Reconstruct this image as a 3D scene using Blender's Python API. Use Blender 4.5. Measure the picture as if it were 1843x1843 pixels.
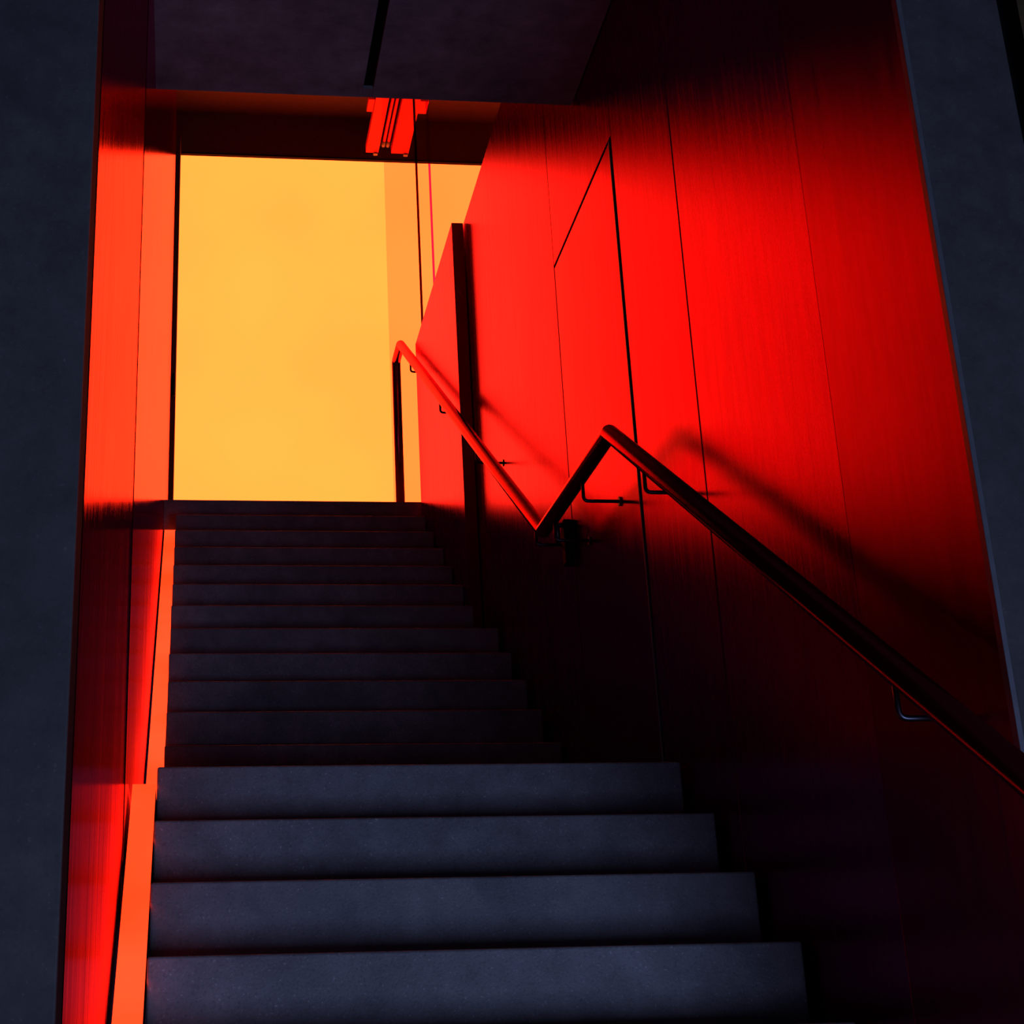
import bpy, bmesh, math, random
from mathutils import Vector, Matrix

# ---------------------------------------------------------------- camera
# All measurements below are metres / S, counted from the camera's own point
# (X right, Y into the stairwell, Z up); W() turns them into world metres.
S = 0.18 / 0.17            # riser of 18 cm
EYE = 1.6306               # camera height above the lower floor
scene = bpy.context.scene
for o in list(bpy.data.objects):
    bpy.data.objects.remove(o)

YAW, PITCH, ROLL, F, PX, PY = 0.1418, 0.3972, -0.0378, 3168.53, 761.1, 709.35
cam_d = bpy.data.cameras.new('camera')
cam = bpy.data.objects.new('camera', cam_d)
scene.collection.objects.link(cam)
fw = Vector((math.sin(YAW) * math.cos(PITCH), math.cos(YAW) * math.cos(PITCH), math.sin(PITCH)))
ri = Vector((math.cos(YAW), -math.sin(YAW), 0))
up = ri.cross(fw)
ri2 = math.cos(ROLL) * ri + math.sin(ROLL) * up
up2 = -math.sin(ROLL) * ri + math.cos(ROLL) * up
m = Matrix.Identity(4)
for i in range(3):
    m[i][0], m[i][1], m[i][2] = ri2[i], up2[i], -fw[i]
m[2][3] = EYE
cam.matrix_world = m
cam_d.sensor_width = 36
cam_d.lens = F / 1843 * 36
cam_d.shift_x = (921.5 - PX) / 1843
cam_d.shift_y = (PY - 921.5) / 1843
cam_d.clip_start = 0.02
scene.camera = cam

# ---------------------------------------------------------------- world, daylight, exposure
wd = bpy.data.worlds.new('world')
scene.world = wd
wd.use_nodes = True
wd.node_tree.nodes['Background'].inputs[0].default_value = (0.45, 0.55, 1.0, 1)
wd.node_tree.nodes['Background'].inputs[1].default_value = 0.027
vs = scene.view_settings
vs.view_transform = 'Standard'
vs.look = 'None'
vs.gamma = 1
vs.use_curve_mapping = False
vs.exposure = 0.0

ld = bpy.data.lights.new('daylight_from_lower_hall', 'AREA')
ld.shape = 'RECTANGLE'
ld.size, ld.size_y = 1.7, 1.5
ld.energy = 112
ld.color = (0.38, 0.50, 1.0)
lo = bpy.data.objects.new('daylight_from_lower_hall', ld)
scene.collection.objects.link(lo)
lo.location = (1.9, -1.6, 0.50)
lo.rotation_euler = (Vector((0.7, 3.6, 2.1)) - lo.location).to_track_quat('-Z', 'Y').to_euler()

# ---------------------------------------------------------------- helpers
C = scene.collection


def W(x, y, z):
    return Vector((x * S, y * S, z * S + EYE))


def box(bm, x0, x1, y0, y1, z0, z1, bev=0.0, seg=2):
    vs_ = [bm.verts.new(W(x, y, z)) for x in (x0, x1) for y in (y0, y1) for z in (z0, z1)]
    fs = [(0, 1, 3, 2), (4, 6, 7, 5), (0, 4, 5, 1), (2, 3, 7, 6), (0, 2, 6, 4), (1, 5, 7, 3)]
    faces = [bm.faces.new([vs_[i] for i in f]) for f in fs]
    if bev:
        es = list({e for f in faces for e in f.edges})
        bmesh.ops.bevel(bm, geom=es, offset=bev, segments=seg, affect='EDGES', profile=0.5)
    return bm


def prism_x(bm, pts, x0, x1):
    """outline pts (y, z) extruded along X"""
    a = [bm.verts.new(W(x0, y, z)) for y, z in pts]
    b = [bm.verts.new(W(x1, y, z)) for y, z in pts]
    n = len(pts)
    bm.faces.new(a)
    bm.faces.new(b[::-1])
    for i in range(n):
        bm.faces.new([a[i], b[i], b[(i + 1) % n], a[(i + 1) % n]][::-1])
    return bm


def fillet(pts, rad, seg=8):
    out = [pts[0]]
    for i in range(1, len(pts) - 1):
        p, a, b = pts[i], (pts[i - 1] - pts[i]), (pts[i + 1] - pts[i])
        ang = a.angle(b)
        t = min(rad / math.tan(ang / 2), a.length * .45, b.length * .45)
        p0, p1 = p + a.normalized() * t, p + b.normalized() * t
        for k in range(seg + 1):
            u = k / seg
            out.append(p0 * (1 - u) ** 2 + p * 2 * u * (1 - u) + p1 * u ** 2)
    out.append(pts[-1])
    return out


def tube(bm, pts, r, seg=20):
    rings = []
    n = len(pts)
    ref = Vector((1, 0, 0)) if abs((pts[1] - pts[0]).normalized().x) < .9 else Vector((0, 0, 1))
    for i, p in enumerate(pts):
        t = (pts[min(i + 1, n - 1)] - pts[max(i - 1, 0)]).normalized()
        u = (ref - t * ref.dot(t)).normalized()
        ref = u
        v = t.cross(u)
        rings.append([bm.verts.new(p + r * (math.cos(2 * math.pi * k / seg) * u + math.sin(2 * math.pi * k / seg) * v))
                      for k in range(seg)])
    for a, b in zip(rings, rings[1:]):
        for k in range(seg):
            f = bm.faces.new([a[k], a[(k + 1) % seg], b[(k + 1) % seg], b[k]])
            f.smooth = True
    bm.faces.new(rings[0][::-1])
    bm.faces.new(rings[-1])
    return bm


def obj(name, bm, mat, parent=None, label=None, cat=None, group=None, kind=None):
    bmesh.ops.recalc_face_normals(bm, faces=bm.faces)
    me = bpy.data.meshes.new(name)
    bm.to_mesh(me)
    bm.free()
    o = bpy.data.objects.new(name, me)
    C.objects.link(o)
    me.materials.append(mat)
    if parent:
        o.parent = parent
        o.matrix_parent_inverse = Matrix.Translation(-parent.location)
    return tag(o, label, cat, group, kind)


def tag(o, label=None, cat=None, group=None, kind=None):
    for k, v in (('label', label), ('category', cat), ('group', group), ('kind', kind)):
        if v:
            o[k] = v
    return o


def thing(name, loc, label, cat, group=None, kind=None):
    o = bpy.data.objects.new(name, None)
    o.empty_display_size = .1
    o.location = loc
    C.objects.link(o)
    return tag(o, label, cat, group, kind)


NB = bmesh.new

# ---------------------------------------------------------------- materials


class N:
    def __init__(self, name):
        self.m = bpy.data.materials.new(name)
        self.m.use_nodes = True
        self.t = self.m.node_tree
        self.t.nodes.clear()
        self.out = self.add('ShaderNodeOutputMaterial')

    def add(self, typ, **kw):
        n = self.t.nodes.new(typ)
        for k, v in kw.items():
            if k.startswith('i_'):
                key = k[2:]
                key = int(key) if key.isdigit() else key.replace('_', ' ')
                if isinstance(v, bpy.types.NodeSocket):
                    self.t.links.new(v, n.inputs[key])
                else:
                    n.inputs[key].default_value = v
            else:
                setattr(n, k, v)
        return n

    def link(self, a, b):
        self.t.links.new(a, b)

    def ramp(self, fac, stops):
        n = self.add('ShaderNodeValToRGB', i_0=fac)
        e = n.color_ramp.elements
        while len(e) < len(stops):
            e.new(.5)
        for el, (p, c) in zip(e, stops):
            el.position = p
            el.color = c if len(c) == 4 else (*c, 1)
        return n.outputs[0]

    def noise(self, scale, stretch=(1, 1, 1), detail=4, rough=.55):
        co = self.add('ShaderNodeNewGeometry').outputs['Position']
        mp = self.add('ShaderNodeMapping', i_0=co)
        mp.inputs['Scale'].default_value = stretch
        return self.add('ShaderNodeTexNoise', i_0=mp.outputs[0], i_Scale=scale, i_Detail=detail, i_Roughness=rough).outputs[0]


def maprange(n, v, a, b, lo=.3, hi=.7):
    return n.add('ShaderNodeMapRange', i_0=v, i_1=lo, i_2=hi, i_3=a, i_4=b).outputs[0]


def steel(name, f0, f90, r0, r1, diffuse, streak=(1, 14, .35), streak_scale=3.0, bump=.012, wear_amt=.4):
    """lacquered dark red steel plate: tight grazing-angle sheen with vertical mill streaks"""
    n = N(name)
    st = n.noise(streak_scale, streak, 5, .6)
    fine = n.noise(30, (1, 1, .08), 3, .6)
    rough = maprange(n, st, r0, r1)
    lw = n.add('ShaderNodeFresnel', i_IOR=1.6).outputs[0]
    col = n.add('ShaderNodeMix', data_type='RGBA', i_0=lw)
    col.inputs[6].default_value = (*f0, 1)
    col.inputs[7].default_value = (*f90, 1)
    wear = n.ramp(n.noise(9, (1, 3, .4), 8, .75), [(.25, (.55, .55, .55)), (.6, (1, 1, 1))])
    mul = n.add('ShaderNodeMix', data_type='RGBA', blend_type='MULTIPLY', i_0=wear_amt)
    n.link(col.outputs[2], mul.inputs[6])
    n.link(wear, mul.inputs[7])
    bp = n.add('ShaderNodeBump', i_Strength=bump, i_Distance=.01, i_Height=fine)
    g = n.add('ShaderNodeBsdfAnisotropic', distribution='BECKMANN', i_Color=mul.outputs[2], i_Roughness=rough)
    n.link(bp.outputs[0], g.inputs['Normal'])
    d = n.add('ShaderNodeBsdfDiffuse', i_Color=(*diffuse, 1))
    a = n.add('ShaderNodeAddShader')
    n.link(g.outputs[0], a.inputs[0])
    n.link(d.outputs[0], a.inputs[1])
    n.link(a.outputs[0], n.out.inputs[0])
    return n.m


def concrete(name, base, var=.35, rough=.75, spec=.3, pits=True, bump=.25):
    n = N(name)
    big = n.noise(2.2, (1, 1, 1), 5, .6)
    mid = n.noise(14, (1, 1, 1), 5, .65)
    fine = n.noise(160, (1, 1, 1), 3, .6)
    c1 = n.ramp(big, [(.3, tuple(b * (1 - var) for b in base)), (.7, tuple(b * (1 + var) for b in base))])
    c2 = n.ramp(mid, [(.3, (.72, .72, .74)), (.7, (1.2, 1.2, 1.2))])
    c3 = n.ramp(fine, [(.28, (.55, .55, .55)), (.45, (1, 1, 1)), (.64, (1, 1, 1)), (.72, (2.6, 2.6, 2.6))])
    a = n.add('ShaderNodeMix', data_type='RGBA', blend_type='MULTIPLY', i_0=1.0)
    n.link(c1, a.inputs[6]); n.link(c2, a.inputs[7])
    b = n.add('ShaderNodeMix', data_type='RGBA', blend_type='MULTIPLY', i_0=.8 if pits else .3)
    n.link(a.outputs[2], b.inputs[6]); n.link(c3, b.inputs[7])
    hs = n.add('ShaderNodeMath', operation='ADD', i_0=mid, i_1=fine)
    bp = n.add('ShaderNodeBump', i_Strength=bump, i_Distance=.004, i_Height=hs.outputs[0])
    p = n.add('ShaderNodeBsdfPrincipled', i_Base_Color=b.outputs[2], i_Roughness=rough)
    p.inputs['Specular IOR Level'].default_value = spec
    n.link(bp.outputs[0], p.inputs['Normal'])
    n.link(p.outputs[0], n.out.inputs[0])
    return n.m


def plain(name, col, rough=.5, metal=0.0, spec=.5):
    n = N(name)
    v = n.ramp(n.noise(25, (1, 1, 1), 3), [(.3, tuple(c * .85 for c in col)), (.7, tuple(c * 1.12 for c in col))])
    p = n.add('ShaderNodeBsdfPrincipled', i_Base_Color=v, i_Roughness=rough, i_Metallic=metal)
    p.inputs['Specular IOR Level'].default_value = spec
    n.link(p.outputs[0], n.out.inputs[0])
    return n.m


def glow(name, c0, c1, scale, stretch=(1, 1, 1)):
    n = N(name)
    v = n.ramp(n.noise(scale, stretch, 2, .4), [(.3, (0, 0, 0)), (.7, (1, 1, 1))])
    mx = n.add('ShaderNodeMix', data_type='RGBA', i_0=v)
    mx.inputs[6].default_value = (*c0, 1)
    mx.inputs[7].default_value = (*c1, 1)
    e = n.add('ShaderNodeEmission', i_0=mx.outputs[2], i_1=1.0)
    n.link(e.outputs[0], n.out.inputs[0])
    return n.m


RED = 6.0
M_wall_r = steel('red_steel_right', (.27, .016, .022), (.95, .18, .70), .25, .29, (.014, .0005, .0005))
M_wall_l = steel('red_steel_left', (.27, .016, .035), (.97, .28, .50), .12, .22, (.012, .0005, .0005), streak=(1, 22, .12), streak_scale=2.5)
M_wall_ln = steel('red_steel_left_falloff', (.16, .010, .02), (.85, .17, .30), .14, .27, (.010, .0005, .0005), streak=(1, 26, .10), streak_scale=3, wear_amt=.6)  # rougher near plate; its darker colour puts in the light's falloff
M_wall_rn = steel('red_steel_right_near', (.22, .012, .015), (.95, .15, .40), .27, .32, (.012, .0005, .0005))
M_door = steel('red_steel_door', (.31, .020, .04), (.95, .19, .65), .22, .26, (.008, .0004, .0004))
M_conc = concrete('dark_concrete', (.16, .16, .165), rough=.55, spec=.5)
M_pillar = concrete('dark_render', (.060, .056, .052), var=.2, pits=False, bump=.1)
M_soffit = concrete('soffit_concrete', (.17, .16, .17), var=.3, pits=False, bump=.1)
M_black = plain('black_void', (.004, .004, .004), .8, 0, .1)
M_rail = steel('rail_steel', (.24, .012, .02), (.85, .13, .30), .24, .28, (.01, .0008, .0008), wear_amt=.1, bump=0)
M_rod = plain('bracket_steel', (.10, .10, .12), .35, 1.0)
M_trim = plain('grey_edge', (.12, .12, .13), .45, .3)
M_dark = plain('dark_red_paint', (.035, .012, .012), .6)
M_brown = concrete('brown_plaster', (.08, .045, .016), pits=False)
M_lampbody = plain('lamp_enamel', (.55, .010, .02), .5, 0, .1)
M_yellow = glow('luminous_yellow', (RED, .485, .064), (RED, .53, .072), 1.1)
M_strip = glow('luminous_orange', (2.6, .075, .012), (2.8, .115, .030), 2.2)


def glass(name, tint):
    n = N(name)
    t = n.add('ShaderNodeBsdfTransparent', i_Color=(*tint, 1))
    g = n.add('ShaderNodeBsdfAnisotropic', distribution='BECKMANN', i_Color=(1, 1, 1, 1), i_Roughness=.01)
    mx = n.add('ShaderNodeMixShader', i_0=n.add('ShaderNodeFresnel', i_IOR=1.45).outputs[0])
    n.link(t.outputs[0], mx.inputs[1])
    n.link(g.outputs[0], mx.inputs[2])
    n.link(mx.outputs[0], n.out.inputs[0])
    return n.m


M_glass = glass('tinted_glass', (.97, .86, .92))
M_seal1 = glass('dark_red_seal', (.12, .01, .04))
M_seal2 = glass('pale_red_seal', (.9, .16, 1))

# ---------------------------------------------------------------- measured planes
FLOOR = -EYE / S
R, GL, GU = .17, .2533, .2656
ZL = .840                    # landing
Y0 = 4.318                   # landing's front edge
YU = 5.459                   # first riser of the upper flight
ZT = ZL + 13 * R             # upper floor (3.05)
YT = YU + 12 * GU            # front edge of the upper floor
XL, XR, XP = -.066, 1.236, 1.188   # stairs' left end, right end, right end beside the proud plate
WL, WR = -.133, 1.25         # faces of the steel side walls
ZA = 3.925                   # top of the right wall
ZS = 3.16                    # soffit
YS = 4.955                   # soffit's far edge
ZC = 6.82                    # ceiling of the upper hall
YB = 11.0                    # luminous wall
YE = 8.565                   # far end of the right wall

# ---------------------------------------------------------------- setting
obj('floor', box(NB(), -4, 4, -5, 4.2, FLOOR - .2, FLOOR), M_conc, label='dark concrete floor of the lower hall at the foot of the stairs', cat='floor', kind='structure')
obj('floor_upper', box(NB(), -.131, 3.6, YT, YB + .3, ZT - .165, ZT, .003), M_conc, label='dark concrete floor slab at the top of the stairs', cat='floor', kind='structure')
obj('ceiling', box(NB(), -.4, 3.7, YS - .4, YB + .4, ZC, ZC + .2), M_dark, label='dark ceiling above the glowing yellow wall', cat='ceiling', kind='structure')

# left wall: concrete-dark backing with steel plates
wl = thing('wall_left', W(WL, 2.1, FLOOR), 'glossy red steel plate wall on the left of the stairs', 'wall', kind='structure')
obj('backing', box(NB(), WL - .25, WL - .012, 2.15, 10.2, FLOOR, ZC), M_black, wl)
obj('panel', box(NB(), WL - .012, WL, 2.152, 3.996, FLOOR, ZC, .0004), M_wall_ln, wl)
obj('panel', box(NB(), WL - .012, WL + .0018, 4.004, 10.2, FLOOR, ZC, .0004), M_wall_l, wl)

# right wall: plates, the door opening between them, top at parapet height
wr = thing('wall_right', W(WR, 2.5, FLOOR), 'glossy red steel plate wall on the right of the stairs', 'wall', kind='structure')
DY0, DY1, DZ = 4.535, 5.390, 2.770
obj('backing', box(NB(), WR + .03, WR + .22, 2.55, YE, FLOOR, ZA - .002), M_black, wr)
for y0, y1, z0, z1 in ((2.52, 3.070, FLOOR, ZA), (3.0709, 3.918, FLOOR, ZA), (3.926, DY0 - .024, FLOOR, ZA),
                       (DY0 - .0225, DY1 + .003, DZ + .011, ZA), (DY1 + .005, YE, FLOOR, ZA)):
    obj('panel', box(NB(), WR, WR + .03, y0, y1, z0, z1, .0025 if y0 > 3.5 else .0008), M_wall_rn if y1 < 3.1 else M_wall_r, wr)
obj('panel', box(NB(), XP + .004, XP + .058, 7.19, YE, ZL + .4, ZA - .005, .001), M_wall_r, wr, label='proud red steel plate beside the upper steps')

# door in the right wall
dr = thing('door_1', W(WR, DY0, ZL), 'flush red steel door opening onto the stair landing', 'door', kind='structure')
obj('leaf', box(NB(), WR + .001, WR + .028, DY0 + .004, DY1, ZL + .01, DZ, .001), M_door, dr)
obj('edge_trim', box(NB(), WR - .002, WR + .026, DY0 - .002, DY0 + .004, ZL + .01, DZ, .0005), M_trim, dr, label='grey metal edge strip of the door')
hd = obj('lock_case', box(NB(), WR - .028, WR + .001, DY1 + .008, DY1 + .058, 1.70, 1.85, .004), M_black, dr, label='black lock case')
b = NB()
tube(b, fillet([W(WR - .026, DY1 + .03, 1.835), W(WR - .046, DY1 + .03, 1.835), W(WR - .046, DY1 + .03, 1.775)], .012), .009, 12)
obj('lever', b, M_rod, hd)

# back wall with the luminous field, and its dark frame
wb = thing('wall_back', W(0, YB, ZT), 'glowing yellow luminous back wall under a dark lintel at the top of the stairs', 'wall', kind='structure')
YZ = 6.487
obj('lintel', box(NB(), -.4, 3.6, YB - .02, YB + .3, YZ, ZC), M_dark, wb)
obj('backing', box(NB(), -.4, 3.6, YB + .06, YB + .3, ZT, YZ), M_black, wb)
fr = obj('frame', box(NB(), -.19, -.104, YB - .25, YB + .06, ZT, YZ + .006, .002), M_dark, wb)
obj('frame_bead', box(NB(), -.104, 3.6, YB - .03, YB + .0, YZ - .012, YZ), M_black, wb)
obj('latch', box(NB(), -.128, -.108, YB - .29, YB - .25, 4.5, 4.66, .004), M_black, fr)
obj('luminous_panel', box(NB(), -.104, 3.6, YB, YB + .05, ZT, YZ - .004), M_yellow, wb, label='large glowing yellow backlit panel')

# unseen walls added to keep world light from leaking into the upper hall
obj('wall_far_right', box(NB(), 3.6, 3.8, YS - .4, YB + .3, ZT - .2, ZC), M_dark, label='unseen dark wall added to close the side of the upper hall', cat='wall', kind='structure')
obj('wall_above_soffit', box(NB(), -.15, 3.6, YS - .35, YS - .15, ZS + .28, ZC), M_soffit, label='unseen dark wall added above the concrete soffit against stray light', cat='wall', kind='structure')
obj('floor_gallery', box(NB(), WR + .23, 3.6, YS - .3, YT - .001, ZT - .165, ZT), M_conc, label='dark gallery floor behind the right stair wall', cat='floor', kind='structure')

# concrete soffit over the lower flight with one recessed slot
sf = thing('ceiling_soffit', W(.5, YS, ZS), 'dark concrete soffit with one narrow black slot overhead', 'ceiling', kind='structure')
SX0, SX1 = .541, .573
b = NB()
box(b, WL - .01, SX0, 2.03, YS, ZS, ZS + .28, .003)
obj('slab', b, M_soffit, sf)
obj('slab', box(NB(), SX1, WR - .002, 2.03, YS, ZS, ZS + .28, .003), M_soffit, sf)
obj('slab', box(NB(), SX0, SX1, 4.90, YS - .002, ZS + .001, ZS + .28), M_soffit, sf)
obj('slot', box(NB(), SX0, SX1, 2.03, 4.90, ZS + .012, ZS + .2), M_black, sf, label='recessed slot filled with black as its shade')  # black fill stands in for the shade inside the slot

# jambs of the opening the camera looks through
pl = thing('wall_front_left', W(WL, 2.02, FLOOR), 'dark blue-grey concrete jamb along the left edge of the view', 'wall', kind='structure')
obj('jamb', box(NB(), -3, WL, 2.02, 2.035, FLOOR, 4.2, .002), M_pillar, pl)
obj('reveal', box(NB(), -3, WL - .001, 2.036, 2.146, FLOOR, 4.2), M_black, pl)  # jamb's return face coloured black to put its shade in
pr = thing('wall_front_right', W(1.25, 2.5, FLOOR), 'dark blue-grey concrete jamb along the right edge of the view', 'wall', kind='structure')
obj('jamb', box(NB(), 1.2475, 1.432, 2.5, 2.518, FLOOR, 4.2, .002), M_pillar, pr)
obj('core', box(NB(), 1.285, 1.432, 2.518, 2.70, FLOOR, 4.2), M_black, pr)
obj('edge_angle', box(NB(), 1.2385, 1.2475, 2.497, 2.516, FLOOR, 4.2, .001), M_trim, pr, label='thin lighter steel edge angle')
obj('recess', box(NB(), 1.432, 1.474, 2.62, 2.70, FLOOR, 4.2), M_black, pr)
obj('wall_front_outer', box(NB(), 1.470, 4, 2.50, 2.72, FLOOR, 4.2), M_brown, label='brown wall sliver in the upper right corner', cat='wall', kind='structure')

# ---------------------------------------------------------------- stairs
random.seed(4)


def step(parent, x0, x1, y0, y1, z0, z1):
    j = lambda a: random.uniform(-a, a)
    b_ = box(NB(), x0 + j(.0012), x1 + j(.003), y0 + j(.0015), y1, z0, z1 + j(.0012), .006, 5)
    return obj('step', b_, M_conc, parent)


lf = thing('staircase', W(.58, Y0, FLOOR), 'lower flight of dark blue-grey concrete steps in the foreground', 'staircase', 'stair flights')
for k in range(1, 14):
    step(lf, XL, XR, Y0 - k * GL, Y0 - (k - 1) * GL + .001, FLOOR if k > 9 else ZL - (k + 2) * R, ZL - k * R)
step(lf, XL, XR, Y0, Y0 + .35, ZL - 2 * R, ZL)
obj('landing', box(NB(), XL, XR, Y0 + .352, YU + .05, ZL - .2, ZL, .002), M_conc, label='dark concrete landing between the two stair flights', cat='landing', kind='structure')
uf = thing('staircase', W(.58, YU, ZL), 'upper flight of dark steps rising to the glowing yellow wall', 'staircase', 'stair flights')
for k in range(1, 13):
    y = YU + (k - 1) * GU
    step(uf, XL, XP if y > 6.95 else XR, y, y + GU + .001, ZL + (k - 2.2) * R, ZL + k * R)

# ---------------------------------------------------------------- luminous side channel
SL0, SL1 = WL + .009, XL - .0025


def channel(label, y0, z0, y1, z1):
    t = thing('light_channel', W((SL0 + SL1) / 2, y0, z0 - .14), label, 'strip light', 'glowing strips beside the steps')
    obj('diffuser', prism_x(NB(), [(y0, z0), (y1, z1), (y1, z1 - .01), (y0, z0 - .01)], SL0, SL1), M_strip, t)
    obj('housing', prism_x(NB(), [(y0, z0 - .01), (y1, z1 - .01), (y1, z1 - .14), (y0, z0 - .14)], SL0, SL1), M_black, t)


sl, su = R / GL, R / GU
zt2 = .797
channel('glowing orange-red strip along the left of the lower steps', Y0 - 10.5 * GL, zt2 - sl * 10.5 * GL, Y0 - .004, zt2)
yk = 8.647 - (2.886 - zt2) / su
channel('glowing orange strip along the left of the upper steps', yk, zt2, YT + .1, 2.886 + su * (.1 + YT - 8.647))
channel('glowing orange strip along the left of the stair landing', Y0, zt2, yk - .002, zt2)

# ---------------------------------------------------------------- handrail
XRL, ZR = 1.142, 1.758
RS = .637
hr = thing('handrail', W(XRL, 9.02, ZT), 'bent tubular steel handrail following both stair flights', 'handrail')
yb, ya, yt = 4.40, 5.352, 8.80
zt = 4.025
y_end = 1.25
pts = [W(XRL, y_end, ZR - RS * (yb - y_end)), W(XRL, yb, ZR), W(XRL, ya, ZR + .034), W(XRL, yt, zt), W(XRL, 9.02, zt - .004), W(XRL, 9.02, ZT)]
b = NB()
tube(b, fillet(pts, .03, 8),   .0245 * S, 24)
obj('rail', b, M_rail, hr)
obj('foot_plate', box(NB(), XRL - .04, XRL + .04, 8.98, 9.06, ZT, ZT + .006), M_rod, hr)


def rail_z(y):
    if y < yb:
        return ZR - RS * (yb - y)
    if y < ya:
        return ZR + .034 * (y - yb) / (ya - yb)
    return ZR + .034 + (y - ya) * (zt - ZR - .034) / (yt - ya)


for y, drop in ((2.70, .085), (4.085, .085), (4.758, .085), (5.17, .085), (5.47, .085), (6.54, .085), (7.45, .085), (8.42, .085)):
    wx = WR if y < 7.19 else XP + .004
    z = rail_z(y)
    b = NB()
    tube(b, fillet([W(XRL, y, z - .015), W(XRL, y, z - drop), W(wx, y, z - drop)], .016, 6), .0052 * S, 12)
    br = obj('bracket', b, M_rod, hr)
    b = NB()
    tube(b, [W(wx - .004, y, z - drop), W(wx, y, z - drop)], .014 * S, 16)
    obj('rosette', b, M_rod, br)

# ---------------------------------------------------------------- glass partition and ceiling lamp of the upper hall
YG = 9.6
gp = thing('glass_partition', W(1.18, YG, ZT), 'frameless glass partition standing before the glowing yellow wall', 'glass partition')
for x0, x1 in ((1.178, 1.378), (1.391, 1.462), (1.474, 3.58)):
    obj('pane', box(NB(), x0, x1, YG, YG + .012, ZT, 6.62), M_glass, gp)
obj('joint_seal', box(NB(), 1.378, 1.391, YG, YG + .012, ZT, 6.62), M_seal1, gp, label='dark red vertical joint')
obj('joint_seal', box(NB(), 1.462, 1.474, YG, YG + .012, ZT, 6.62), M_seal2, gp, label='pale red vertical joint')

ZF = 6.42
lp = thing('ceiling_lamp', W(1.35, 10.3, ZF), 'long red-lit steel ceiling lamp with twin channels above the yellow wall', 'ceiling lamp')
yf0, yf1 = 9.7, 10.78
for x0, x1 in ((1.195, 1.285), (1.375, 1.50)):
    h = obj('channel', box(NB(), x0, x1, yf0, yf1, ZF, ZF + .06, .003), M_lampbody, lp)
    obj('end_cap', box(NB(), x1 - .035, x1 - .005, yf1 - .01, yf1 + .02, ZF - .012, ZF + .03, .003), M_trim, h)
for x in (1.315, 1.347):
    b = NB()
    tube(b, [W(x, yf0, ZF + .03), W(x, yf1 - .12, ZF + .03)], .012, 12)
    h = obj('tube', b, M_lampbody, lp)
    b = NB()
    tube(b, [W(x, yf1 - .12, ZF + .03), W(x, yf1 - .05, ZF + .03)], .014, 12)
    obj('socket', b, M_trim, h)
obj('spine', box(NB(), 1.285, 1.375, yf0, yf1, ZF + .055, ZF + .075), M_black, lp)
for x0, x1 in ((1.15, 1.195), (1.50, 1.56)):  # right one is modelled for the left clip's reflection in the glass
    obj('clip_and_reflection', box(NB(), x0, x1, 10.1, 10.26, ZF + .01, ZF + .05, .004), M_lampbody, lp)
for y in (9.85, 10.6):
    b = NB()
    tube(b, [W(1.33, y, ZF + .07), W(1.33, y, ZC)], .006, 8)
    obj('hanger', b, M_rod, lp)
